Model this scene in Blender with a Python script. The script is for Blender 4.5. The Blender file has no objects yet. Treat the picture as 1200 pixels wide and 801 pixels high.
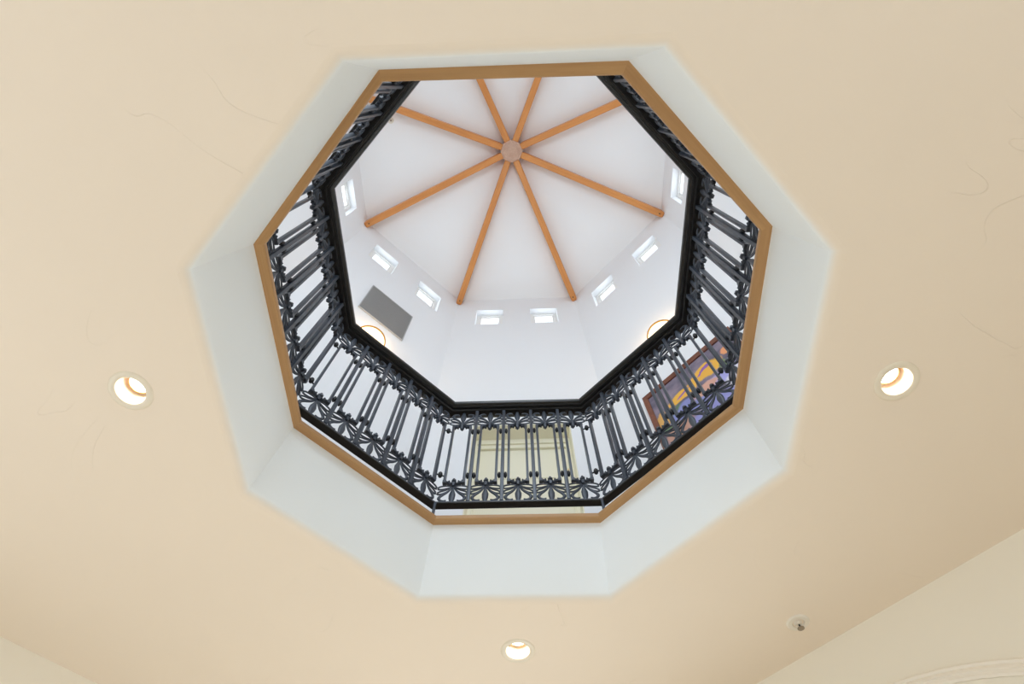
import bpy, bmesh, math
from mathutils import Vector, Matrix
PI = math.pi
sc = bpy.context.scene
COL = sc.collection

# ------------------------------------------------------------------ helpers
def link(o, parent=None):
    COL.objects.link(o)
    if parent: o.parent = parent
    return o
def tag(o, label=None, cat=None, group=None, kind=None):
    if label: o['label'] = label
    if cat: o['category'] = cat
    if group: o['group'] = group
    if kind: o['kind'] = kind
    return o
def empty(name, loc=(0, 0, 0), rz=0.0, parent=None):
    o = bpy.data.objects.new(name, None); o.empty_display_size = .05
    o.location = loc; o.rotation_euler = (0, 0, rz)
    return link(o, parent)
def obj(name, bm, m, parent=None, smooth=False, loc=(0, 0, 0), rot=(0, 0, 0), recalc=True):
    if recalc: bmesh.ops.recalc_face_normals(bm, faces=bm.faces)
    me = bpy.data.meshes.new(name); bm.to_mesh(me); bm.free()
    for mm in (m if isinstance(m, (list, tuple)) else [m]): me.materials.append(mm)
    if smooth:
        for p in me.polygons: p.use_smooth = True
        if smooth != 'all': me.set_sharp_from_angle(angle=math.radians(38))
    o = bpy.data.objects.new(name, me); o.location = loc; o.rotation_euler = rot
    return link(o, parent)
def box(bm, x0, x1, y0, y1, z0, z1, mi=0, M=None):
    c = [(x0,y0,z0),(x1,y0,z0),(x1,y1,z0),(x0,y1,z0),(x0,y0,z1),(x1,y0,z1),(x1,y1,z1),(x0,y1,z1)]
    v = [bm.verts.new(M @ Vector(p) if M else p) for p in c]
    for f in ((0,3,2,1),(4,5,6,7),(0,1,5,4),(1,2,6,5),(2,3,7,6),(3,0,4,7)):
        bm.faces.new([v[i] for i in f]).material_index = mi
    return v
def bevel_box(bm, x0, x1, y0, y1, z0, z1, b):
    t = bmesh.new(); box(t, x0, x1, y0, y1, z0, z1)
    bmesh.ops.bevel(t, geom=t.edges[:], offset=b, segments=2, affect='EDGES', profile=.6)
    merge(bm, t)
def merge(bm, t, M=None):
    if M: bmesh.ops.transform(t, matrix=M, verts=t.verts)
    me = bpy.data.meshes.new('tmp'); t.to_mesh(me); t.free(); bm.from_mesh(me); bpy.data.meshes.remove(me)
def lathe(bm, prof, n=32, ax='z', M=None, cap0=False, cap1=False):
    rings = []
    for r, z in prof:
        rings.append([bm.verts.new((M @ Vector((r*math.cos(2*PI*k/n), r*math.sin(2*PI*k/n), z))) if M else (r*math.cos(2*PI*k/n), r*math.sin(2*PI*k/n), z)) for k in range(n)])
    for a, b in zip(rings, rings[1:]):
        for k in range(n): bm.faces.new((a[k], a[(k+1) % n], b[(k+1) % n], b[k]))
    if cap0: bm.faces.new(rings[0])
    if cap1: bm.faces.new(rings[-1])
def loft(bm, loops, closed_u=True, close_v=False):
    L = [[bm.verts.new(p) for p in l] for l in loops]
    prs = list(zip(L, L[1:])) + ([(L[-1], L[0])] if close_v else [])
    n = len(L[0])
    for a, b in prs:
        for k in range(n if closed_u else n-1): bm.faces.new((a[k], a[(k+1) % n], b[(k+1) % n], b[k]))
    return L
def ribbon(bm, pts, wid, thick, sub=4, n=8, y=0.0):
    """cast-iron rib: smooth 2-D curve in x,z with elliptical section (half width varies, half depth = thick)"""
    P = [Vector((p[0], 0, p[1])) for p in pts]; W = list(wid)
    Q, R = [], []
    for i in range(len(P)-1):
        p0, p1, p2, p3 = P[max(i-1, 0)], P[i], P[i+1], P[min(i+2, len(P)-1)]
        for s in range(sub):
            t = s/sub
            Q.append(.5*((2*p1)+(p2-p0)*t+(2*p0-5*p1+4*p2-p3)*t*t+(3*p1-p0-3*p2+p3)*t**3)); R.append(W[i]*(1-t)+W[i+1]*t)
    Q.append(P[-1]); R.append(W[-1])
    rings = []
    for i, q in enumerate(Q):
        d = (Q[min(i+1, len(Q)-1)]-Q[max(i-1, 0)]).normalized(); nn = Vector((-d.z, 0, d.x))
        th = thick*min(1.0, .35+R[i]/max(W))
        rings.append([bm.verts.new(q+nn*R[i]*math.cos(2*PI*k/n)+Vector((0, y+th*math.sin(2*PI*k/n), 0))) for k in range(n)])
    for a, b in zip(rings, rings[1:]):
        for k in range(n): bm.faces.new((a[k], a[(k+1) % n], b[(k+1) % n], b[k]))
    bm.faces.new(rings[0]); bm.faces.new(rings[-1])

# ------------------------------------------------------------------ materials
def mat(name, col, rough=.6, metal=0.0, spec=.5):
    m = bpy.data.materials.new(name); m.use_nodes = True
    b = m.node_tree.nodes['Principled BSDF']
    b.inputs['Base Color'].default_value = (*col, 1); b.inputs['Roughness'].default_value = rough
    b.inputs['Metallic'].default_value = metal; b.inputs['Specular IOR Level'].default_value = spec
    return m
def nd(m, t, **k):
    n = m.node_tree.nodes.new(t)
    for a, v in k.items():
        if a in n.inputs: n.inputs[a].default_value = v
        else: setattr(n, a, v)
    return n
def plaster(name, col, var=.015, bump=.12, trowel=0.0, rough=.75):
    m = mat(name, col, rough, spec=.3); L = m.node_tree.links; b = m.node_tree.nodes['Principled BSDF']
    tc = nd(m, 'ShaderNodeTexCoord')
    n1 = nd(m, 'ShaderNodeTexNoise', Scale=1.6, Detail=4.0, Roughness=.55); L.new(tc.outputs['Object'], n1.inputs['Vector'])
    mx = nd(m, 'ShaderNodeMix', data_type='RGBA'); mx.inputs[6].default_value = (*[c*(1-var) for c in col], 1); mx.inputs[7].default_value = (*[min(1, c*(1+var)) for c in col], 1)
    L.new(n1.outputs['Fac'], mx.inputs[0]); L.new(mx.outputs[2], b.inputs['Base Color'])
    n2 = nd(m, 'ShaderNodeTexNoise', Scale=9.0, Detail=5.0, Roughness=.5); L.new(tc.outputs['Object'], n2.inputs['Vector'])
    bp = nd(m, 'ShaderNodeBump', Strength=bump, Distance=.01); L.new(n2.outputs['Fac'], bp.inputs['Height'])
    last = bp
    if trowel:   # sparse curved trowel ridges
        n3 = nd(m, 'ShaderNodeTexNoise', Scale=2.2, Detail=1.0, Distortion=1.4); L.new(tc.outputs['Object'], n3.inputs['Vector'])
        a = nd(m, 'ShaderNodeMath', operation='SUBTRACT'); a.inputs[1].default_value = .56; L.new(n3.outputs['Fac'], a.inputs[0])
        c = nd(m, 'ShaderNodeMath', operation='ABSOLUTE'); L.new(a.outputs[0], c.inputs[0])
        d = nd(m, 'ShaderNodeMapRange'); d.inputs[1].default_value = 0; d.inputs[2].default_value = .0025; d.inputs[3].default_value = 1; d.inputs[4].default_value = 0; L.new(c.outputs[0], d.inputs[0])
        n4 = nd(m, 'ShaderNodeTexNoise', Scale=3.1, Detail=1.0); L.new(tc.outputs['Object'], n4.inputs['Vector'])
        e = nd(m, 'ShaderNodeMapRange'); e.inputs[1].default_value = .56; e.inputs[2].default_value = .64; L.new(n4.outputs['Fac'], e.inputs[0])
        f = nd(m, 'ShaderNodeMath', operation='MULTIPLY'); L.new(d.outputs[0], f.inputs[0]); L.new(e.outputs[0], f.inputs[1])
        b2 = nd(m, 'ShaderNodeBump', Strength=trowel, Distance=.004); L.new(f.outputs[0], b2.inputs['Height']); L.new(bp.outputs[0], b2.inputs['Normal']); last = b2
    L.new(last.outputs[0], b.inputs['Normal'])
    return m
def wood(name, c1, c2, scale=14.0, stretch=(.06, 1, 1), rough=.45, knots=0.0, fine=.35):
    m = mat(name, c1, rough); L = m.node_tree.links; b = m.node_tree.nodes['Principled BSDF']
    tc = nd(m, 'ShaderNodeTexCoord'); mp = nd(m, 'ShaderNodeMapping'); mp.inputs['Scale'].default_value = stretch
    L.new(tc.outputs['Object'], mp.inputs['Vector'])
    oi = nd(m, 'ShaderNodeObjectInfo'); off = nd(m, 'ShaderNodeMath', operation='MULTIPLY'); off.inputs[1].default_value = 7.0
    L.new(oi.outputs['Random'], off.inputs[0]); L.new(off.outputs[0], mp.inputs['Location'])
    n1 = nd(m, 'ShaderNodeTexNoise', Scale=scale, Detail=6.0, Roughness=.6, Distortion=.6); L.new(mp.outputs[0], n1.inputs['Vector'])
    n2 = nd(m, 'ShaderNodeTexNoise', Scale=scale*6, Detail=3.0, Roughness=.6); L.new(mp.outputs[0], n2.inputs['Vector'])
    ad = nd(m, 'ShaderNodeMix'); ad.inputs[0].default_value = fine; L.new(n1.outputs['Fac'], ad.inputs[2]); L.new(n2.outputs['Fac'], ad.inputs[3])
    cr = nd(m, 'ShaderNodeValToRGB'); cr.color_ramp.elements[0].position = .34; cr.color_ramp.elements[1].position = .66
    cr.color_ramp.elements[0].color = (*c2, 1); cr.color_ramp.elements[1].color = (*c1, 1)
    L.new(ad.outputs[0], cr.inputs[0]); out = cr.outputs[0]
    if knots:
        n3 = nd(m, 'ShaderNodeTexVoronoi', Scale=5.0); L.new(tc.outputs['Object'], n3.inputs['Vector'])
        mr = nd(m, 'ShaderNodeMapRange'); mr.inputs[1].default_value = .0; mr.inputs[2].default_value = .16; mr.inputs[3].default_value = knots; mr.inputs[4].default_value = 0
        L.new(n3.outputs['Distance'], mr.inputs[0])
        mx = nd(m, 'ShaderNodeMix', data_type='RGBA'); mx.inputs[7].default_value = (*[c*.35 for c in c2], 1)
        L.new(mr.outputs[0], mx.inputs[0]); L.new(out, mx.inputs[6]); out = mx.outputs[2]
    L.new(out, b.inputs['Base Color'])
    bp = nd(m, 'ShaderNodeBump', Strength=.12, Distance=.002); L.new(ad.outputs[0], bp.inputs['Height']); L.new(bp.outputs[0], b.inputs['Normal'])
    return m
def glow(name, col, strength):
    m = bpy.data.materials.new(name); m.use_nodes = True; nt = m.node_tree; nt.nodes.clear()
    e = nt.nodes.new('ShaderNodeEmission'); e.inputs[0].default_value = (*col, 1); e.inputs[1].default_value = strength
    o = nt.nodes.new('ShaderNodeOutputMaterial'); nt.links.new(e.outputs[0], o.inputs[0]); return m
def glass(name):
    m = bpy.data.materials.new(name); m.use_nodes = True; nt = m.node_tree; nt.nodes.clear()
    t = nt.nodes.new('ShaderNodeBsdfTransparent'); g = nt.nodes.new('ShaderNodeBsdfGlossy'); g.inputs['Roughness'].default_value = .02
    x = nt.nodes.new('ShaderNodeMixShader'); x.inputs[0].default_value = .07
    o = nt.nodes.new('ShaderNodeOutputMaterial')
    nt.links.new(t.outputs[0], x.inputs[1]); nt.links.new(g.outputs[0], x.inputs[2]); nt.links.new(x.outputs[0], o.inputs[0]); return m

M_CEIL = plaster('cream_plaster_ceiling', (.84, .73, .60), .02, .10, .42)
M_LWALL = plaster('cream_plaster_wall', (.84, .79, .68), .015, .08)
M_WELL = plaster('white_plaster_well', (.88, .90, .89), .01, .10)
def arris(m, other, z0, z1):
    L = m.node_tree.links; b = m.node_tree.nodes['Principled BSDF']; src = b.inputs['Base Color'].links[0].from_socket
    g = nd(m, 'ShaderNodeNewGeometry'); sp = nd(m, 'ShaderNodeSeparateXYZ'); L.new(g.outputs['Position'], sp.inputs[0])
    mr = nd(m, 'ShaderNodeMapRange', interpolation_type='SMOOTHSTEP'); mr.inputs[1].default_value = z0; mr.inputs[2].default_value = z1; L.new(sp.outputs['Z'], mr.inputs[0])
    x = nd(m, 'ShaderNodeMix', data_type='RGBA'); x.inputs[6].default_value = (*other, 1); L.new(mr.outputs[0], x.inputs[0]); L.new(src, x.inputs[7]); L.new(x.outputs[2], b.inputs['Base Color'])
arris(M_WELL, (.84, .73, .60), 2.999, 3.026)     # base colour blends from ceiling cream to well white over the rounded corner
M_TOWER = plaster('white_plaster_tower', (.84, .85, .86), .008, .03)
M_TCEIL = plaster('white_plaster_tower_ceiling', (.89, .88, .87), .008, .03)
M_WHITE = mat('white_gloss_paint', (.84, .83, .80), .4)
M_CREAM = mat('cream_gloss_paint', (.86, .82, .65), .45)
M_ARCH = mat('warm_white_moulding', (.87, .81, .71), .5)
M_OAK = wood('oak', (.54, .315, .13), (.40, .21, .08), 13, (.05, 1, 1))
M_FIR = wood('orange_fir', (.74, .32, .095), (.58, .215, .055), 9, (.08, 1, 1), knots=.8)
M_ENDG = wood('fir_end_grain', (.62, .40, .29), (.50, .30, .21), 10, (1, 1, 1))
M_LFLOOR = plaster('pale_bounce_floor', (.60, .60, .59), .06, .02)  # unseen floor; pale neutral tone chosen for its bounce onto ceiling and well
M_FLOOR = wood('floor_boards', (.50, .40, .30), (.42, .33, .24), 5, (.1, 1, 1), rough=.5)
M_IRON = mat('slate_iron', (.058, .070, .091), .36, .15)
M_KNOT = mat('black_iron_shade', (.008, .008, .009), .45, .1)  # black for small fittings; on the spacers it is shade put into colour
M_RAIL = mat('black_lacquer', (.006, .006, .006), .32, .0)
M_FRAME = wood('mahogany', (.24, .075, .035), (.15, .045, .02), 12, (.08, 1, 1))
M_BRASS = mat('brass', (.80, .52, .16), .3, 1)
M_AMBER = mat('amber_metal', (.62, .30, .05), .45, .3)
M_TRIMR = mat('downlight_trim', (.80, .72, .58), .4)
M_REFL = mat('downlight_reflector', (.92, .90, .84), .25, .2)
M_BULB = glow('bulb_lens', (1, .90, .72), 22)
M_DIFF = glow('sconce_diffuser', (1, .82, .52), 3)
M_GRILLE = mat('grey_grille', (.27, .265, .255), .7)
M_GFRAME = mat('grille_frame', (.45, .45, .45), .5)
M_SPRK = mat('sprinkler_plate', (.80, .74, .64), .4)
M_CHROME = mat('sprinkler_metal', (.35, .30, .24), .35, .9)
M_RED = mat('red_glass_bulb', (.35, .02, .01), .2)
M_GLASS = glass('window_glass')

# ------------------------------------------------------------------ measured plan (metres)
KEYS = ['RU', 'TR', 'TL', 'LU', 'LL', 'BL', 'BR', 'RL']
CC = dict(TL=(-.413,-.058), TR=(.362,-.092), RU=(.883,.408), RL=(.901,1.144), BR=(.369,1.72), BL=(-.345,1.733), LL=(-.887,1.239), LU=(-.906,.468))
WO = dict(TL=(-.407,-.051), TR=(.347,-.079), RU=(.877,.418), RL=(.903,1.132), BR=(.386,1.707), BL=(-.338,1.723), LL=(-.866,1.229), LU=(-.887,.488))
WI = dict(TL=(-.401,-.018), TR=(.331,-.040), RU=(.841,.433), RL=(.865,1.124), BR=(.377,1.671), BL=(-.326,1.689), LL=(-.837,1.208), LU=(-.850,.490))
Z_CEIL, Z_OAK, Z_UP = 3.0, 3.379, 3.403
RC = Vector((.0024, .8201, 0)); RP = 1.0442; RYAW = math.radians(1.86)
TC = Vector((-.0189, .8195, 0)); TYAW = math.radians(2.245)
def octo(c, r, yaw): return {k: Vector((c.x+r*math.cos(-(math.radians(22.5+45*i)+yaw)), c.y+r*math.sin(-(math.radians(22.5+45*i)+yaw)), 0)) for i, k in enumerate(KEYS)}
RAILC = octo(RC, RP, RYAW)
TW = octo(TC, 2.300, TYAW)

# ------------------------------------------------------------------ lower room shell
N = Vector((-.27, 3.55)); dR = Vector((.686, -.728)); dL = Vector((-.729, -.685)); LEN = 5.2
Ec, Wc = N+dR*LEN, N+dL*LEN; Sc = N+dR*LEN+dL*LEN
def c3(v, z): return (v[0], v[1], z)
# floor
bm = bmesh.new(); vs = [bm.verts.new(c3(p, 0)) for p in (N, Ec, Sc, Wc)]; vt = [bm.verts.new(c3(p, -.1)) for p in (N, Ec, Sc, Wc)]
bm.faces.new(vs); bm.faces.new(vt)
for k in range(4): bm.faces.new((vs[k], vs[(k+1)%4], vt[(k+1)%4], vt[k]))
tag(obj('floor', bm, M_LFLOOR), 'unseen floor of the lower room, made pale to bounce light up', 'floor', kind='structure')
# ceiling with octagonal hole and can holes
CANS = [(-1.171, .850), (1.170, .804), (.029, 2.010)]
RCAN = .050
def offset_loop(D, c, d):
    out = []
    for k in KEYS:
        v = Vector(D[k])-Vector((c.x, c.y)); out.append(Vector((c.x, c.y))+v*(1+d/v.length))
    return out
RND = .034
bm = bmesh.new()
def loop_edges(pts, z):
    v = [bm.verts.new(c3(p, z)) for p in pts]; return [bm.edges.new((v[k], v[(k+1) % len(v)])) for k in range(len(v))]
ed = loop_edges([N, Ec, Sc, Wc], Z_CEIL) + loop_edges(offset_loop(CC, RC, RND), Z_CEIL)
for cx, cy in CANS: ed += loop_edges([(cx+RCAN*math.cos(2*PI*k/32), cy+RCAN*math.sin(2*PI*k/32)) for k in range(32)], Z_CEIL)
bmesh.ops.triangle_fill(bm, use_beauty=True, edges=ed)
for f in bm.faces:
    if f.normal.z > 0: f.normal_flip()
tag(obj('ceiling', bm, M_CEIL, recalc=False), 'cream plaster ceiling of the lower room around the octagonal opening', 'ceiling', kind='structure')
# walls of lower room
def wall_cells(bm, L, z0, z1, holes, th, M):
    xs = sorted({0, L, *[h[0] for h in holes], *[h[1] for h in holes]}); zs = sorted({z0, z1, *[h[2] for h in holes], *[h[3] for h in holes]})
    def solid(i, j):
        if i < 0 or j < 0 or i >= len(xs)-1 or j >= len(zs)-1: return False
        cx, cz = (xs[i]+xs[i+1])/2, (zs[j]+zs[j+1])/2
        return not any(h[0] < cx < h[1] and h[2] < cz < h[3] for h in holes)
    cache = {}
    def V(x, y, z):
        k = (round(x, 4), round(y, 4), round(z, 4))
        if k not in cache: cache[k] = bm.verts.new(M @ Vector((x, y, z)))
        return cache[k]
    for i in range(len(xs)-1):
        for j in range(len(zs)-1):
            if not solid(i, j): continue
            x0, x1, a, b = xs[i], xs[i+1], zs[j], zs[j+1]
            bm.faces.new((V(x0,0,a), V(x1,0,a), V(x1,0,b), V(x0,0,b)))
            bm.faces.new((V(x0,-th,a), V(x0,-th,b), V(x1,-th,b), V(x1,-th,a)))
            if not solid(i-1, j): bm.faces.new((V(x0,0,a), V(x0,0,b), V(x0,-th,b), V(x0,-th,a)))
            if not solid(i+1, j): bm.faces.new((V(x1,0,a), V(x1,-th,a), V(x1,-th,b), V(x1,0,b)))
            if not solid(i, j-1): bm.faces.new((V(x0,0,a), V(x0,-th,a), V(x1,-th,a), V(x1,0,a)))
            if not solid(i, j+1): bm.faces.new((V(x0,0,b), V(x1,0,b), V(x1,-th,b), V(x0,-th,b)))
def wall_matrix(a, b, inside):
    """local x runs a->b, local +y points to the inside of the room, z up"""
    a, b = Vector(a[:2]), Vector(b[:2]); d = (b-a).normalized(); n = Vector((-d.y, d.x))
    if n.dot(Vector(inside[:2])-a) < 0: a, b = b, a; d = -d; n = Vector((-d.y, d.x))
    return Matrix(((d.x, n.x, 0, a.x), (d.y, n.y, 0, a.y), (0, 0, 1, 0), (0, 0, 0, 1))), (b-a).length
ctr = (N+Sc)/2
def light_area(name, M, x, y, z, sx, sz, power, col, into=True):
    l = bpy.data.lights.new(name, 'AREA'); l.shape = 'RECTANGLE'; l.size = sx; l.size_y = sz; l.energy = power; l.color = col
    o = bpy.data.objects.new(name, l)
    R = M.to_3x3() @ Matrix(((1, 0, 0), (0, 0, -1), (0, 1, 0)))   # local -Z -> wall +y
    o.matrix_world = Matrix.Translation(M @ Vector((x, y, z))) @ R.to_4x4(); return link(o)
def build_window(name, M, x0, x1, z0, z1, depth, fw, label, light=None, hung=True):
    """frame and pane sit `depth` behind the wall face"""
    w = empty(name); w.matrix_world = M @ Matrix.Translation(((x0+x1)/2, -depth, z0))
    hw, h = (x1-x0)/2, z1-z0
    bm = bmesh.new()
    for (a, b, c, d) in ((-hw, -hw+fw, 0, h), (hw-fw, hw, 0, h), (-hw+fw, hw-fw, 0, fw), (-hw+fw, hw-fw, h-fw, h)):
        box(bm, a, b, -.03, .0, c, d)
    obj('window_frame', bm, M_WHITE, w)
    f2 = fw+.024; bm = bmesh.new()
    for (a, b, c, d) in ((-hw+fw, -hw+f2, fw, h-fw), (hw-f2, hw-fw, fw, h-fw), (-hw+f2, hw-f2, fw, f2), (-hw+f2, hw-f2, h-f2, h-fw)):
        box(bm, a, b, -.055, -.018, c, d)
    obj('sash', bm, M_WHITE, w)
    bm = bmesh.new(); box(bm, -hw+f2, hw-f2, -.044, -.040, f2, h-f2); obj('pane', bm, M_GLASS, w)
    if light: light_area('window_lamp', M, (x0+x1)/2, -depth-.10, (z0+z1)/2, (x1-x0)-.02, h-.02, *light)  # lamp outside the pane; lower-room and tall back windows are added
    return tag(w, label, 'window', kind='structure')
wn = 0
DAY = (.80, .90, 1.0)
LOWFILL = (.96, .98, 1.0)  # lamp tint for the added lower-room windows
LOWP, TOWP, BIGP = 15.8, 1.9, 86
for nm, a, b, holes, lab in (
    ('wall_right', N, Ec, [(3.45, 4.95, .5, 2.2)], 'cream plaster wall at lower right meeting the ceiling, with the arched moulding'),
    ('wall_left', N, Wc, [(2.9, 4.7, .5, 2.2)], 'cream plaster wall at the lower left corner meeting the ceiling'),
    ('wall_back_right', Ec, Sc, [(1.5, 3.9, .6, 2.6)], 'cream plaster wall behind the camera on the right, with an added window'),
    ('wall_back_left', Wc, Sc, [(1.5, 3.9, .6, 2.6)], 'cream plaster wall behind the camera on the left, with an added window')):
    M, L = wall_matrix(a, b, ctr)
    hs = [(min(h[0], L), h[1], h[2], h[3]) for h in holes]
    bm = bmesh.new(); wall_cells(bm, L, 0, Z_CEIL, hs, .14, M)
    tag(obj(nm, bm, M_LWALL), lab, 'wall', kind='structure')
    for h in hs:
        wn += 1
        build_window('window_%d' % wn, M, *h, .07, .05, 'large white framed window added to light the lower room, outside the picture (%s)' % nm.replace('_', ' '), (LOWP*(1.25 if nm in ('wall_left', 'wall_right') else .9), LOWFILL))  # invented windows, put in to brighten the ceiling and the well

# arched moulding on the right wall
M, L = wall_matrix(N, Ec, ctr)
fl = (M @ Vector((0, 0, 0))).xy - N
def s_local(s):      # s measured from (.997, 2.201) along dR -> local x of the wall
    p = Vector((.997, 2.201)) + dR*s; v = M.inverted() @ Vector((p.x, p.y, 0)); return v.x
xc = s_local(.30); A_, B_ = .95, .645; ztop = 2.782; z0a = ztop-B_
prof = [(0, 0), (0, .008), (.005, .011), (.010, .010), (.013, .007), (.019, .011), (.026, .012), (.029, .007), (.035, .007), (.041, .009), (.048, .005), (.048, 0)]
pts = [(A_, 0, 0)]; path = []
for k in range(49):
    t = PI*k/48; path.append((xc+A_*math.cos(t), z0a+B_*math.sin(t), Vector((B_*math.cos(t), A_*math.sin(t))).normalized()))
path = [(xc+A_, 0.0, Vector((1, 0)))] + path + [(xc-A_, 0.0, Vector((-1, 0)))]
bm = bmesh.new(); rings = []
for x, z, n in path: rings.append([bm.verts.new(M @ Vector((x-n.x*u, d+.0005, z-n.y*u))) for u, d in prof])
for a, b in zip(rings, rings[1:]):
    for k in range(len(prof)): bm.faces.new((a[k], a[(k+1) % len(prof)], b[(k+1) % len(prof)], b[k]))
bm.faces.new(rings[0]); bm.faces.new(rings[-1])
tag(obj('trim_2', bm, M_ARCH, smooth=True), 'white ridged arched moulding on the cream wall at lower right', 'moulding', kind='structure')

# ------------------------------------------------------------------ octagonal well wall (rounded lower arris)
loops = []
for k in range(7):
    t = (PI/2)*k/6; d = RND*(1-math.sin(t)); z = Z_CEIL+RND*(1-math.cos(t))
    loops.append([c3(p, z) for p in offset_loop(CC, RC, d)])
cl = offset_loop(CC, RC, 0); wl = offset_loop(WO, RC, 0)
for s in (.3, .6, 1.0):
    z = Z_CEIL+RND+(Z_OAK-Z_CEIL-RND)*s; loops.append([c3(a*(1-s)+b*s, z) for a, b in zip(cl, wl)])
back = [[c3(p, z) for p in offset_loop(CC, RC, .12)] for z in (Z_OAK, Z_CEIL+.001)]
bm = bmesh.new(); loft(bm, loops+back, close_v=False)
o = obj('wall_opening', bm, M_WELL, smooth=True)
tag(o, 'white plaster side walls of the octagonal opening below the oak edging', 'wall', kind='structure')

# oak edging: eight mitred boards
oak = empty('trim_1', (RC.x, RC.y, Z_OAK))
tag(oak, 'octagonal oak edging capping the rim of the ceiling opening', 'trim', kind='structure')
for i, k in enumerate(KEYS):
    k2 = KEYS[(i+1) % 8]
    o0, o1, i0, i1 = Vector(WO[k]), Vector(WO[k2]), Vector(WI[k]), Vector(WI[k2])
    d = (o1-o0).normalized(); ang = math.atan2(d.y, d.x); mid = (o0+o1)/2
    R = Matrix.Rotation(-ang, 2)
    L = [R @ (p-mid) for p in (o0, o1, i1, i0)]
    s = .006
    bm = bmesh.new()
    e = [Vector((p.x, p.y)) for p in L]
    # gap-free mitre, small eased arris on the inner lower edge
    n = (e[3]-e[0]+e[2]-e[1]).normalized()
    sec = [(0, .0), (.93, .0), (1.0, .005), (1.0, .019), (.93, .024), (-.9, .024), (-.9, .008), (0, .008)]
    A = [bm.verts.new((*(e[0]+(e[3]-e[0])*u), z)) for u, z in sec]; B = [bm.verts.new((*(e[1]+(e[2]-e[1])*u), z)) for u, z in sec]
    for q in range(len(sec)): bm.faces.new((A[q], A[(q+1) % len(sec)], B[(q+1) % len(sec)], B[q]))
    bm.faces.new(A); bm.faces.new(B)
    obj('board', bm, M_OAK, oak, loc=(mid.x-RC.x, mid.y-RC.y, 0), rot=(0, 0, ang))

# upper floor ring
bm = bmesh.new()
inner = offset_loop(WO, RC, .035); outer = [TW[k].xy+(TW[k].xy-TC.xy)*.10 for k in KEYS]
loft(bm, [[c3(p, Z_UP) for p in inner], [c3(p, Z_UP) for p in outer], [c3(p, Z_OAK+.0) for p in outer], [c3(p, Z_OAK+.0) for p in inner]], close_v=True)
tag(obj('floor_upper', bm, M_FLOOR), 'upper floor gallery around the octagonal opening', 'floor', kind='structure')

# ------------------------------------------------------------------ tower walls, windows, door
ZR = 9.60                      # wall head
WT = .22
names = {('TL', 'TR'): 'wall_tower_back', ('TR', 'RU'): 'wall_tower_back_right', ('RU', 'RL'): 'wall_tower_right', ('RL', 'BR'): 'wall_tower_front_right',
         ('BL', 'BR'): 'wall_tower_front', ('LL', 'BL'): 'wall_tower_front_left', ('LU', 'LL'): 'wall_tower_left', ('LU', 'TL'): 'wall_tower_back_left'}
text = {'wall_tower_back': 'white tower wall hidden above the top edge of the opening',
        'wall_tower_back_right': 'white tower wall behind the upper right railing',
        'wall_tower_right': 'white tower wall at right behind the railing',
        'wall_tower_front_right': 'white tower wall at lower right with painting and wall lamp',
        'wall_tower_front': 'white tower wall at the bottom with the cream door',
        'wall_tower_front_left': 'white tower wall at lower left with the grey grille',
        'wall_tower_left': 'white tower wall at left behind the railing',
        'wall_tower_back_left': 'white tower wall behind the upper left railing'}
WM = {}
WZ0, WZ1 = 8.625, 9.165
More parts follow.
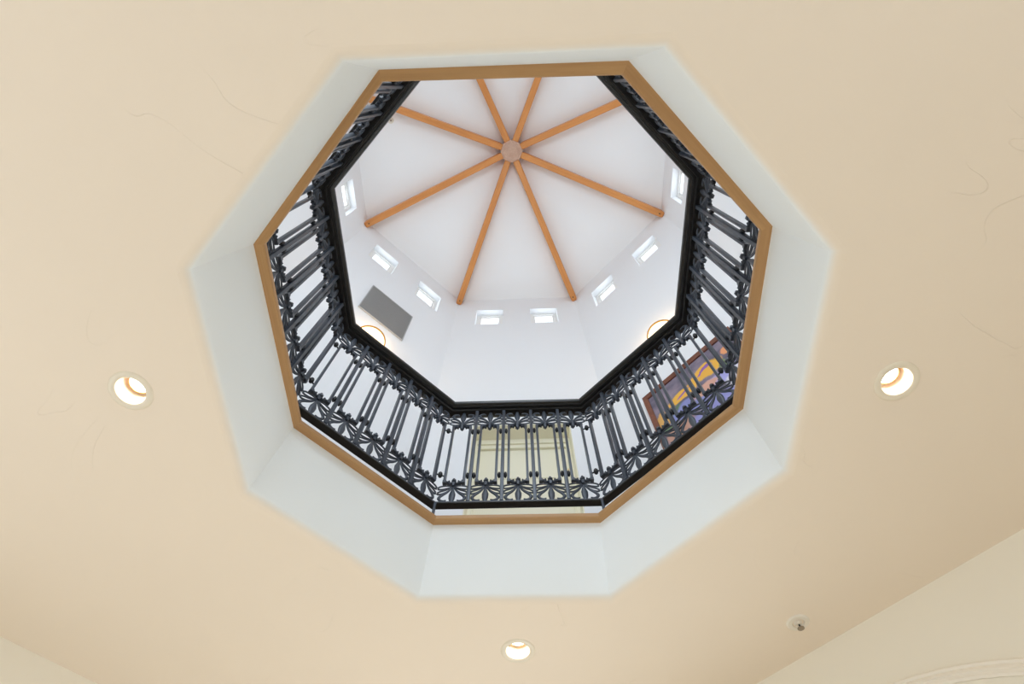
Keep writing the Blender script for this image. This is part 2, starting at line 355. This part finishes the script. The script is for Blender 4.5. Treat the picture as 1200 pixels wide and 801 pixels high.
for (a, b), nm in names.items():
    M, L = wall_matrix(TW[a].xy, TW[b].xy, TC.xy); WM[nm] = (M, L)
    u0 = (L-1.165)/2
    holes = [(u0, u0+.385, WZ0, WZ1), (L-u0-.385, L-u0, WZ0, WZ1)]
    door = None; big = None
    if nm == 'wall_tower_front':
        # s measured from the BL corner
        def sl(s):
            p = TW['BL'].xy+(TW['BR'].xy-TW['BL'].xy).normalized()*s; return (M.inverted() @ Vector((p.x, p.y, 0))).x
        xs = sorted((sl(.445), sl(1.375))); door = (xs[0], xs[1], Z_UP, 6.07); holes.append(door)
    if nm == 'wall_tower_back':
        big = (L/2-.65, L/2+.65, 4.3, 7.4); holes.append(big)
    bm = bmesh.new(); wall_cells(bm, L, Z_UP-.05, ZR+.12, holes, WT, M)
    tag(obj(nm, bm, M_TOWER), text[nm], 'wall', kind='structure')
    for h in holes[:2]:
        wn += 1
        side = 'first' if h is holes[0] else 'second'
        build_window('window_%d' % wn, M, *h, .085, .042, 'small recessed clerestory window, %s one high on the %s' % (side, text[nm][:60].replace('white ', '')), (TOWP, DAY))
    if big:
        wn += 1
        build_window('window_%d' % wn, M, *big, .10, .06, 'tall unseen window added in the back wall to light the tower', (BIGP, DAY))  # added out of sight as the main light of the tower
    if door:
        d = empty('door_1'); d.matrix_world = M @ Matrix.Translation(((door[0]+door[1])/2, -.19, Z_UP)); hw = (door[1]-door[0])/2; H = door[3]-Z_UP
        tag(d, 'cream panelled door set deep in the white wall behind the railing', 'door', kind='structure')
        bm = bmesh.new()   # frame: jambs and head with stepped stop
        box(bm, -hw, -hw+.035, -.05, .03, 0, H); box(bm, hw-.035, hw, -.05, .03, 0, H); box(bm, -hw+.035, hw-.035, -.05, .03, H-.075, H)
        box(bm, -hw+.035, -hw+.05, -.05, .012, 0, H-.075); box(bm, hw-.05, hw-.035, -.05, .012, 0, H-.075); box(bm, -hw+.05, hw-.05, -.05, .012, H-.125, H-.075)
        box(bm, -hw, -hw+.008, .03, .19, 0, H); box(bm, hw-.008, hw, .03, .19, 0, H); box(bm, -hw, hw, .03, .19, H-.008, H)
        obj('door_frame', bm, M_CREAM, d)
        lw = hw-.05; LH = H-.128
        bm = bmesh.new(); box(bm, -lw, lw, -.05, -.014, .01, LH)
        for pz0, pz1 in ((.2, 1.0), (1.15, LH-.42)):
            for pa, pb in ((-lw+.11, -.05), (.05, lw-.11)):
                for q in ((pa, pa+.012, pz0, pz1), (pb-.012, pb, pz0, pz1), (pa+.012, pb-.012, pz0, pz0+.012), (pa+.012, pb-.012, pz1-.012, pz1)): box(bm, q[0], q[1], -.014, -.008, q[2], q[3])
        leaf = obj('door_leaf', bm, M_CREAM, d)
        sgn = 1 if (M.to_3x3() @ Vector((1, 0, 0))).x > 0 else -1
        for hz in (.25, 1.25, 2.17):
            bm = bmesh.new(); Mh = Matrix.Translation((sgn*(lw-.001), -.006, hz)); lathe(bm, [(.0001, -.052), (.006, -.050), (.007, -.045), (.007, .045), (.006, .050), (.0001, .052)], 12, M=Mh)
            tag(obj('hinge', bm, M_BRASS, leaf, smooth=True), 'brass hinge')
        bm = bmesh.new(); lathe(bm, [(.0001, 0), (.026, 0), (.026, .006), (.010, .010), (.010, .035), (.024, .045), (.027, .058), (.018, .068), (.0001, .070)], 20, M=Matrix.Translation((-sgn*(lw-.06), -.0135, 1.0)) @ Matrix.Rotation(-PI/2, 4, 'X'))
        obj('door_knob', bm, M_BRASS, leaf, smooth=True)
        bm = bmesh.new()   # casing on the tower wall
        for (a0, a1, c0, c1) in ((-hw-.07, -hw, 0, H+.07), (hw, hw+.07, 0, H+.07), (-hw, hw, H, H+.07)): box(bm, a0, a1, .1901, .205, c0, c1)
        obj('door_casing', bm, M_TOWER, d)

# tower ceiling: eight-sided low pyramid
APEX = 10.20
TWr = octo(TC, 2.300, TYAW); rim = [Vector((TWr[k].x, TWr[k].y, 0)) for k in KEYS]
bm = bmesh.new()
lo = [bm.verts.new((p.x+(p.x-TC.x)*.02, p.y+(p.y-TC.y)*.02, ZR-.006)) for p in rim]; ap = bm.verts.new((TC.x, TC.y, APEX))
hi = [bm.verts.new((p.x+(p.x-TC.x)*.10, p.y+(p.y-TC.y)*.10, ZR+.13)) for p in rim]; ap2 = bm.verts.new((TC.x, TC.y, APEX+.16))
for k in range(8):
    bm.faces.new((lo[k], lo[(k+1)%8], ap)); bm.faces.new((hi[k], hi[(k+1)%8], ap2)); bm.faces.new((lo[k], lo[(k+1)%8], hi[(k+1)%8], hi[k]))
tag(obj('ceiling_tower', bm, M_TCEIL), 'white eight-sided sloped ceiling of the tower between the orange rafters', 'ceiling', kind='structure')

# rafters and hub
ends = {'RU': 'upper right, seen past the right railing', 'TR': 'top edge, just right of centre', 'TL': 'top edge, just left of centre',
        'LU': 'upper left, passing behind the black railing', 'LL': 'left, ending beside the left clerestory windows', 'BL': 'lower left, beside the left bottom window',
        'BR': 'lower right, beside the right bottom window', 'RL': 'right, ending above the right clerestory windows'}
R0, R1 = .1465, 2.285
zin, zout = 9.985, 9.402
for i, k in enumerate(KEYS):
    v = TW[k].xy-TC.xy; ang = math.atan2(v.y, v.x)
    sl_ = math.atan2(zout-zin, R1-R0); Ln = math.hypot(zout-zin, R1-R0)
    bm = bmesh.new(); hw, dp = .043, .165
    sec = [(-hw, .008), (-hw+.008, 0), (hw-.008, 0), (hw, .008), (hw, dp), (-hw, dp)]
    st = []
    for x, zs, wf in ((0, 0, 1), (Ln-.05, 0, 1), (Ln-.018, .004, .9), (Ln, .018, .72)):
        st.append([bm.verts.new((x, y*wf, z if z > .1 else z+zs)) for y, z in sec])
    for a, b in zip(st, st[1:]):
        for q in range(len(sec)): bm.faces.new((a[q], a[(q+1) % 6], b[(q+1) % 6], b[q]))
    bm.faces.new(st[0]); bm.faces.new(st[-1])
    root = obj('rafter', bm, M_FIR, smooth=True, loc=(TC.x+R0*math.cos(ang), TC.y+R0*math.sin(ang), zin), rot=(0, -sl_, ang))
    root.rotation_euler = (0, -sl_, ang)
    tag(root, 'orange rafter from the hub to the ' + ends[k], 'rafter', 'rafters under the tower ceiling')
    bm = bmesh.new()
    for bx in (Ln-.06,): lathe(bm, [(.0001, -.004), (.008, -.004), (.010, .002)], 10, M=Matrix.Translation((bx, 0, 0)))
    obj('bolt', bm, M_KNOT, root, smooth=True)
bm = bmesh.new(); hr = .158
def hub_ring(r, z): return [(r*math.cos(-TYAW-2*PI*q/8), r*math.sin(-TYAW-2*PI*q/8), z) for q in range(8)]
L = loft(bm, [hub_ring(.045, .006), hub_ring(.085, .012), hub_ring(hr-.03, 0), hub_ring(hr, .02), hub_ring(hr, .19)]); bm.faces.new(L[0]); bm.faces.new(L[-1])
tag(obj('rafter_hub', bm, M_ENDG, loc=(TC.x, TC.y, 9.955)), 'pale eight-sided wooden hub where all the rafters meet', 'hub')

# ------------------------------------------------------------------ iron balustrade
rail = empty('balustrade', (RC.x, RC.y, Z_UP))
tag(rail, 'black and slate iron balustrade with palmettes around the octagonal opening', 'railing')
ZB0, ZB1, ZH = 3.588, 3.601, 4.410
rl = [RAILC[k]-RC for k in KEYS]
def oct_sweep(prof):
    loops = []
    for off, z in prof:
        f = (RP+off/math.cos(PI/8))/RP; loops.append([(p.x*f, p.y*f, z-Z_UP) for p in rl])
    bm = bmesh.new(); loft(bm, loops, close_v=True); return bm
hp = [(-.020, 4.408), (-.024, 4.412), (-.024, 4.421), (-.036, 4.423), (-.040, 4.428), (-.040, 4.434), (-.046, 4.436), (-.053, 4.441), (-.055, 4.448), (-.055, 4.458), (-.050, 4.462), (-.050, 4.467), (-.040, 4.478), (-.015, 4.486)]
o = obj('handrail', oct_sweep(hp+[(-a, z) for a, z in reversed(hp)]), M_RAIL, rail, smooth=True)
tag(o, 'black moulded handrail')
br = obj('bottom_rail', oct_sweep([(-.013, ZB0), (-.015, ZB0+.002), (-.015, ZB1-.006), (.025, ZB1-.006), (.025, ZB0+.002), (.023, ZB0)]), M_RAIL, rail)  # shade under the rail put into the colour by the black material
tag(br, 'bottom rail, coloured black for its shaded underside')
tag(obj('rail_lit_edge', oct_sweep([(-.015, ZB1-.006), (-.015, ZB1-.001), (-.014, ZB1), (.024, ZB1), (.025, ZB1-.001), (.025, ZB1-.006)]), M_IRON, br), 'thin lit edge of the bottom rail in lighter slate grey')  # lit edge of the same rail, split off to keep a lighter colour
SIDE = (RAILC['RU']-RAILC['TR']).length; MOD = .1606; OFF = (SIDE-5*MOD)/2
H = ZH-ZB1
# --- part meshes in module coordinates (x along the side, +y to the inside, z above bottom rail top)
def palmette_mesh():
    bm = bmesh.new()
    ribbon(bm, [(0, .120), (0, .098), (0, .064), (0, .038), (0, .014), (0, .0)], [.005, .0075, .0165, .0155, .010, .009], .0055)          # centre leaf
    for s in (-1, 1):
        ribbon(bm, [(s*.003, .116), (s*.014, .096), (s*.029, .077), (s*.049, .060), (s*.062, .041), (s*.057, .025), (s*.041, .018), (s*.026, .0235)], [.0022, .0032, .005, .008, .009, .0078, .0056, .003], .0048)   # big hooked petal
        for pts in ([(.004, .119), (.034, .098), (.060, .088), (.0735, .077)], [(.004, .116), (.028, .087), (.049, .071), (.067, .066), (.0745, .072)],      # middle loop
                    [(.006, .125), (.036, .129), (.064, .124), (.0755, .113)], [(.006, .121), (.038, .107), (.062, .102), (.0745, .106)]):                    # upper loop
            n = len(pts); ribbon(bm, [(s*x, z) for x, z in pts], [.0026+.003*(q/(n-1))**2 for q in range(n)], .0042)
    return bm
def bracket_mesh():
    bm = bmesh.new()
    for s in (-1, 1):
        ribbon(bm, [(s*.008, .146), (s*.018, .140), (s*.028, .146), (s*.036, .153), (s*.048, .153)], [.006, .007, .0065, .008, .009], .012)
        ribbon(bm, [(s*.022, .162), (s*.027, .154), (s*.020, .148)], [.005, .0065, .005], .010)
        box(bm, s*.047-.009, s*.047+.009, -.010, .012, .143, .163)
    # faceted boss
    t = bmesh.new(); bmesh.ops.create_icosphere(t, subdivisions=1, radius=.0165); merge(bm, t, Matrix.Translation((0, .004, .158)) @ Matrix.Diagonal((.9, 1, .8, 1)))
    ribbon(bm, [(0, .180), (0, .165), (0, .140), (0, .122)], [.004, .012, .012, .008], .013, n=6)
    return bm
def me_of(name, bm, m, smooth=True):
    o = obj(name, bm, m, None, smooth); me = o.data; bpy.data.objects.remove(o); return me
ME_PAL = me_of('palmette', palmette_mesh(), M_IRON, 'all'); ME_BRK = me_of('bracket', bracket_mesh(), M_IRON)
def bar_mesh(w, d, y0, z0, z1):
    bm = bmesh.new(); bevel_box(bm, -w/2, w/2, y0-d/2, y0+d/2, z0, z1, .0015); return bm
ME_BAR = me_of('bar', bar_mesh(.0125, .022, 0, .160, H-.160), M_IRON)
ME_POST = me_of('baluster', bar_mesh(.0175, .024, .006, 0, H), M_IRON)
def spacer_mesh(xs):
    bm = bmesh.new()
    for x in xs:
        t = bmesh.new(); bmesh.ops.create_uvsphere(t, u_segments=14, v_segments=10, radius=1); merge(bm, t, Matrix.Translation((x, .002, 0)) @ Matrix.Diagonal((.0085, .012, .022, 1)))
    return bm
ME_SP = me_of('spacer', spacer_mesh((-.0162, .0162)), M_KNOT, 'all')
_b = spacer_mesh((0,)); ribbon(_b, [(-.0165, 0), (0, 0), (.0165, 0)], [.004, .004, .004], .004); ME_SP1 = me_of('corner_spacer', _b, M_KNOT, 'all')
def put(name, me, parent, M):
    o = bpy.data.objects.new(name, me); COL.objects.link(o); o.parent = parent; o.matrix_local = M; return o
FLIP = Matrix.Rotation(PI, 4, 'Y')
for i in range(8):
    p0, p1 = rl[i], rl[(i+1) % 8]
    d = (p1-p0).normalized(); n = Vector((-d.y, d.x, 0))
    if n.dot(p0) > 0:
        p0, p1 = p1, p0; d = -d; n = Vector((-d.y, d.x, 0))
    F = Matrix(((d.x, n.x, 0, p0.x), (d.y, n.y, 0, p0.y), (0, 0, 1, ZB1-Z_UP), (0, 0, 0, 1)))
    for j in range(5):
        T = F @ Matrix.Translation((OFF+MOD*(j+.5), 0, 0))
        for U in (T, T @ Matrix.Translation((0, 0, H)) @ FLIP @ Matrix.Rotation(0, 4, 'Z')):
            if U is not T: U = U @ Matrix.Diagonal((1, -1, 1, 1))      # keep the face toward the opening
            pm = put('palmette', ME_PAL, rail, U); put('scroll_bracket', ME_BRK, pm, Matrix.Identity(4))
        for s in (-1, 1): put('bar', ME_BAR, rail, T @ Matrix.Translation((s*.0485, 0, 0)))
        if j < 4:
            T2 = F @ Matrix.Translation((OFF+MOD*(j+1), 0, 0)); po = put('baluster', ME_POST, rail, T2)
            for z in (.205, H-.205): put('spacer', ME_SP, po, Matrix.Translation((0, 0, z)))
    for z in (.205, H-.205): put('corner_spacer', ME_SP1, rail, Matrix.Translation((p0.x*.99, p0.y*.99, ZB1-Z_UP+z)) @ Matrix.Rotation(math.atan2(p0.y, p0.x)+PI/2, 4, 'Z') @ Matrix.Diagonal((1.45, 1, 1, 1)))
    bm = bmesh.new(); lathe(bm, [(.0001, 0), (.013, 0), (.013, .006), (.0075, .010), (.0075, ZB0-Z_UP+.002)], 14); obj('foot', bm, M_IRON, rail, smooth=True, loc=(p0.x*.985, p0.y*.985, 0))

# ------------------------------------------------------------------ things on the tower walls
def on_wall(nm, corner, s, z, y=0.0):
    """matrix at distance s from a named corner along wall nm, x along wall, +y inward"""
    M, L = WM[nm]; c = M.inverted() @ Vector((TW[corner].x, TW[corner].y, 0))
    x = s if abs(c.x) < .01 else L-s
    return M @ Matrix.Translation((x, y, z)), (1 if abs(c.x) < .01 else -1)
def root_at(name, M): o = empty(name); o.matrix_world = M; return o
# grille
M, _ = on_wall('wall_tower_front_left', 'LL', .878, 7.212, .002)
g = root_at('vent_grille', M); tag(g, 'flat grey rectangular grille on the white tower wall above the left wall lamp', 'grille')
bm = bmesh.new(); w, h, fb = .305, .705, .010
for (a, b, c, d_) in ((-w, -w+fb, 0, h), (w-fb, w, 0, h), (-w+fb, w-fb, 0, fb), (-w+fb, w-fb, h-fb, h)): box(bm, a, b, 0, .018, c, d_)
obj('frame', bm, M_GFRAME, g)
bm = bmesh.new(); box(bm, -w+fb, w-fb, 0, .010, fb, h-fb)
for k in range(44):
    x = -w+fb+.006+k*(2*w-2*fb-.012)/44; box(bm, x, x+.008, .010, .0135, fb, h-fb)
obj('mesh_panel', bm, M_GRILLE, g)
# sconces
def sconce(nm, corner, s, z, label):
    M, _ = on_wall(nm, corner, s, z, .001); r = root_at('wall_sconce', M); tag(r, label, 'wall lamp', 'wall lamps in the tower')
    R = .165; n = 28
    def half(rr, zz, yo=0): return [(rr*math.cos(PI*k/n), yo+rr*math.sin(PI*k/n), zz) for k in range(n+1)]
    bm = bmesh.new(); loft(bm, [half(max(.002, (R-.010)*math.cos(t*PI/16)), -.10*math.sin(t*PI/16)) for t in range(9)], closed_u=False); obj('glass_bowl', bm, M_DIFF, r, smooth=True)
    bm = bmesh.new(); loft(bm, [half(R-.015, -.007), half(R, -.007), half(R, .010), half(R-.015, .010)], closed_u=False, close_v=True); obj('rim', bm, M_AMBER, r, smooth=True)
    bm = bmesh.new(); box(bm, -.05, .05, 0, .012, -.06, .03); obj('back_plate', bm, M_AMBER, r)
    l = bpy.data.lights.new('sconce_lamp', 'POINT'); l.energy = 3.5; l.color = (1, .66, .32); l.shadow_soft_size = .05
    lo = bpy.data.objects.new('sconce_lamp', l); lo.matrix_world = M @ Matrix.Translation((0, .13, .05)); link(lo)
sconce('wall_tower_front_left', 'LL', .865, 6.76, 'glowing half-round wall lamp with amber rim under the grey grille')
sconce('wall_tower_front_right', 'RL', 1.759-.872, 6.70, 'glowing half-round wall lamp with amber rim above the painting')
# painting
M, _ = on_wall('wall_tower_front_right', 'RL', 1.759-.905, 4.60, .002)
p = root_at('framed_painting', M); tag(p, 'large abstract painting in a reddish brown wooden frame behind the railing', 'painting')
PW, PH, PF = .49, 1.335, .045
bm = bmesh.new()
sec = [(0, 0), (0, .05), (.010, .056), (.030, .048), (PF, .038), (PF, 0)]
def rect(u, y): return [(-PW+u, y, u), (PW-u, y, u), (PW-u, y, PH-u), (-PW+u, y, PH-u)]
loft(bm, [rect(u, y) for u, y in sec], close_v=True); obj('frame', bm, M_FRAME, p)
mc = mat('painted_canvas', (.2, .17, .22), .6); Lk = mc.node_tree.links; tc = nd(mc, 'ShaderNodeTexCoord')
nz = nd(mc, 'ShaderNodeTexNoise', Scale=5.0, Detail=4.0); Lk.new(tc.outputs['Object'], nz.inputs['Vector'])
cur = nd(mc, 'ShaderNodeValToRGB'); Lk.new(nz.outputs['Fac'], cur.inputs[0]); e = cur.color_ramp.elements
e[0].position = .38; e[0].color = (.11, .10, .15, 1); e[1].position = .62; e[1].color = (.30, .24, .30, 1)
cur = cur.outputs[0]
dist = nd(mc, 'ShaderNodeVectorMath', operation='SCALE'); dist.inputs['Scale'].default_value = .16; sb = nd(mc, 'ShaderNodeVectorMath', operation='SUBTRACT'); sb.inputs[1].default_value = (.5, .5, .5)
Lk.new(nz.outputs['Color'], sb.inputs[0]); Lk.new(sb.outputs[0], dist.inputs[0]); ad = nd(mc, 'ShaderNodeVectorMath', operation='ADD'); Lk.new(tc.outputs['Object'], ad.inputs[0]); Lk.new(dist.outputs[0], ad.inputs[1])
def blob(cur, x, z, rx, rz, rot, col, hard=.12):
    mp = nd(mc, 'ShaderNodeMapping', vector_type='TEXTURE'); mp.inputs['Location'].default_value = (x, 0, z); mp.inputs['Rotation'].default_value = (0, math.radians(rot), 0); mp.inputs['Scale'].default_value = (rx, 10, rz)
    Lk.new(ad.outputs[0], mp.inputs['Vector']); ln = nd(mc, 'ShaderNodeVectorMath', operation='LENGTH'); Lk.new(mp.outputs[0], ln.inputs[0])
    mr = nd(mc, 'ShaderNodeMapRange'); mr.inputs[1].default_value = 1-hard; mr.inputs[2].default_value = 1+hard; mr.inputs[3].default_value = 1; mr.inputs[4].default_value = 0; Lk.new(ln.outputs['Value'], mr.inputs[0])
    mx = nd(mc, 'ShaderNodeMix', data_type='RGBA'); Lk.new(mr.outputs[0], mx.inputs[0]); Lk.new(cur, mx.inputs[6]); mx.inputs[7].default_value = (*col, 1); return mx.outputs[2]
SX = 1 if (WM['wall_tower_front_right'][0].to_3x3() @ Vector((1, 0, 0))).x > 0 else -1     # +1 when local x runs BR->RL
def bz(s, z): return (SX*(s-.905), z-4.60)
for s, z, rx, rz, rot, col in ((.60, 5.42, .16, .10, 20, (.12, .20, .10)), (.78, 5.40, .22, .10, 0, (.25, .27, .55)), (1.1, 5.44, .20, .10, 0, (.42, .40, .75)),
        (1.24, 5.30, .12, .14, 0, (.75, .72, .80)), (.95, 5.46, .12, .07, 10, (.70, .38, .28)), (.62, 5.2, .16, .12, 0, (.55, .30, .22)), (.95, 5.15, .25, .14, 0, (.30, .30, .60)),
        (.52, 5.48, .06, .10, 0, (.75, .42, .12)), (.76, 5.60, .165, .062, 4, (.88, .47, .06)), (1.02, 5.66, .18, .078, 6, (.88, .47, .06)), (.78, 5.605, .085, .013, 14, (.30, .13, .42)), (1.03, 5.68, .09, .018, 16, (.30, .13, .42)),
        (1.17, 5.60, .05, .06, 0, (.20, .30, .12)), (1.27, 5.72, .05, .06, 20, (.85, .35, .15)), (1.30, 5.68, .03, .05, 20, (.80, .65, .25)), (.9, 4.85, .4, .12, 0, (.2, .2, .3))):
    x, zz = bz(s, z); cur = blob(cur, x, zz, rx, rz, rot*-SX, col)
Lk.new(cur, mc.node_tree.nodes['Principled BSDF'].inputs['Base Color'])
bm = bmesh.new(); box(bm, -PW+PF-.004, PW-PF+.004, .004, .026, PF-.004, PH-PF+.004); obj('canvas', bm, mc, p)

# ------------------------------------------------------------------ downlights
for (cx, cy), lab in zip(CANS, ('recessed round downlight in the cream ceiling, left of the opening', 'recessed round downlight in the cream ceiling, right of the opening', 'recessed round downlight in the cream ceiling, nearest the bottom edge')):
    r = empty('downlight', (cx, cy, Z_CEIL)); tag(r, lab, 'downlight', 'recessed downlights')
    bm = bmesh.new(); lathe(bm, [(.0475, .004), (.0465, -.002), (.050, -.0045), (.062, -.0045), (.067, -.002), (.068, .0)], 48); obj('trim_ring', bm, M_TRIMR, r, smooth=True)
    bm = bmesh.new(); lathe(bm, [(.0475, .003), (.0472, .03), (.046, .095), (.0001, .098)], 48); obj('reflector', bm, M_REFL, r, smooth=True)
    bm = bmesh.new(); lathe(bm, [(.0001, .042), (.022, .043), (.031, .046)], 36); obj('bulb', bm, M_BULB, r, smooth=True)
    bm = bmesh.new(); lathe(bm, [(.031, .0455), (.0325, .0435), (.034, .046), (.034, .065), (.022, .094)], 36); obj('bulb_collar', bm, M_AMBER, r, smooth=True)
    l = bpy.data.lights.new('downlight_beam', 'SPOT'); l.energy = 22; l.color = (1, .82, .58); l.spot_size = math.radians(95); l.spot_blend = .6; l.shadow_soft_size = .03
    lo = bpy.data.objects.new('downlight_beam', l); lo.location = (cx, cy, Z_CEIL-.02); link(lo)

# ------------------------------------------------------------------ sprinklers
def sprinkler(loc, rot, label, red):
    r = empty('sprinkler_head', loc); r.rotation_euler = rot; r.scale = (1.1, 1.1, .75); tag(r, label, 'sprinkler', 'fire sprinklers')
    bm = bmesh.new(); lathe(bm, [(.018, .014), (.019, -.001), (.022, -.006), (.034, -.007), (.038, -.003), (.040, .0)], 36); obj('escutcheon', bm, M_SPRK, r, smooth=True)
    bm = bmesh.new(); lathe(bm, [(.0001, .014), (.0175, .013), (.0170, .001), (.009, -.004), (.008, -.012), (.0001, -.013)], 24)
    for s in (-1, 1): ribbon(bm, [(s*.008, -.010), (s*.012, -.020), (s*.009, -.030), (0, -.034)], [.002, .002, .002, .002], .002)
    obj('body', bm, M_SPRK, r, smooth=True)
    bm = bmesh.new(); lathe(bm, [(.0001, -.010), (.006 if red else .0028, -.013), (.006 if red else .0028, -.030), (.0001, -.033)], 10); obj('glass_bulb', bm, M_RED if red else M_KNOT, r, smooth=True)
    bm = bmesh.new(); lathe(bm, [(.0001, -.036), (.006, -.037), (.012, -.035), (.012, -.033), (.0001, -.033)], 20); obj('deflector', bm, M_CHROME, r, smooth=True)
sprinkler((1.094, 1.845, Z_CEIL), (0, 0, 0), 'small round fire sprinkler with white plate on the cream ceiling at lower right', False)
# tower sprinkler on the sloping plane of the left side
sx, sy = -1.68, .40
v = Vector((sx, sy)); mid = (TW['LU'].xy+TW['LL'].xy)/2; nn = (mid-TC.xy); ap_ = nn.length; nn.normalize()
dd = (v-TC.xy).dot(nn); zc = APEX-(APEX-ZR)*dd/ap_
r_ = math.atan2(APEX-ZR, ap_)
sp_rot = Matrix.Rotation(r_, 3, Vector((-nn.y, nn.x, 0))).to_euler()
sprinkler((sx, sy, zc-.002), sp_rot, 'tiny fire sprinkler with red bulb on the tower ceiling beside the upper left railing', True)

# ------------------------------------------------------------------ world, camera, view
w = bpy.data.worlds.new('world'); sc.world = w; w.use_nodes = True
nt = w.node_tree; bg = nt.nodes['Background']; bg.inputs[0].default_value = (.80, .90, 1.0, 1); bg.inputs[1].default_value = 1.6
cd = bpy.data.cameras.new('camera'); cam = bpy.data.objects.new('camera', cd); link(cam); sc.camera = cam
right = Vector((.99998843, -.00438186, .00198374)); up = Vector((-.00480998, -.91098283, .41241622)); fw = Vector((0, .41242099, .91099337))
cam.matrix_world = Matrix(((right.x, up.x, -fw.x, 0), (right.y, up.y, -fw.y, 0), (right.z, up.z, -fw.z, 1.5), (0, 0, 0, 1)))
cd.sensor_width = 36; cd.lens = 654.61/1200*36; cd.clip_start = .05; cd.clip_end = 100
sc.cycles.max_bounces = 12; sc.cycles.diffuse_bounces = 8; sc.cycles.transparent_max_bounces = 12
sc.cycles.use_denoising = True; sc.cycles.sample_clamp_indirect = 6
sc.view_settings.view_transform = 'Standard'; sc.view_settings.look = 'None'; sc.view_settings.gamma = 1; sc.view_settings.use_curve_mapping = False
sc.view_settings.exposure = 0
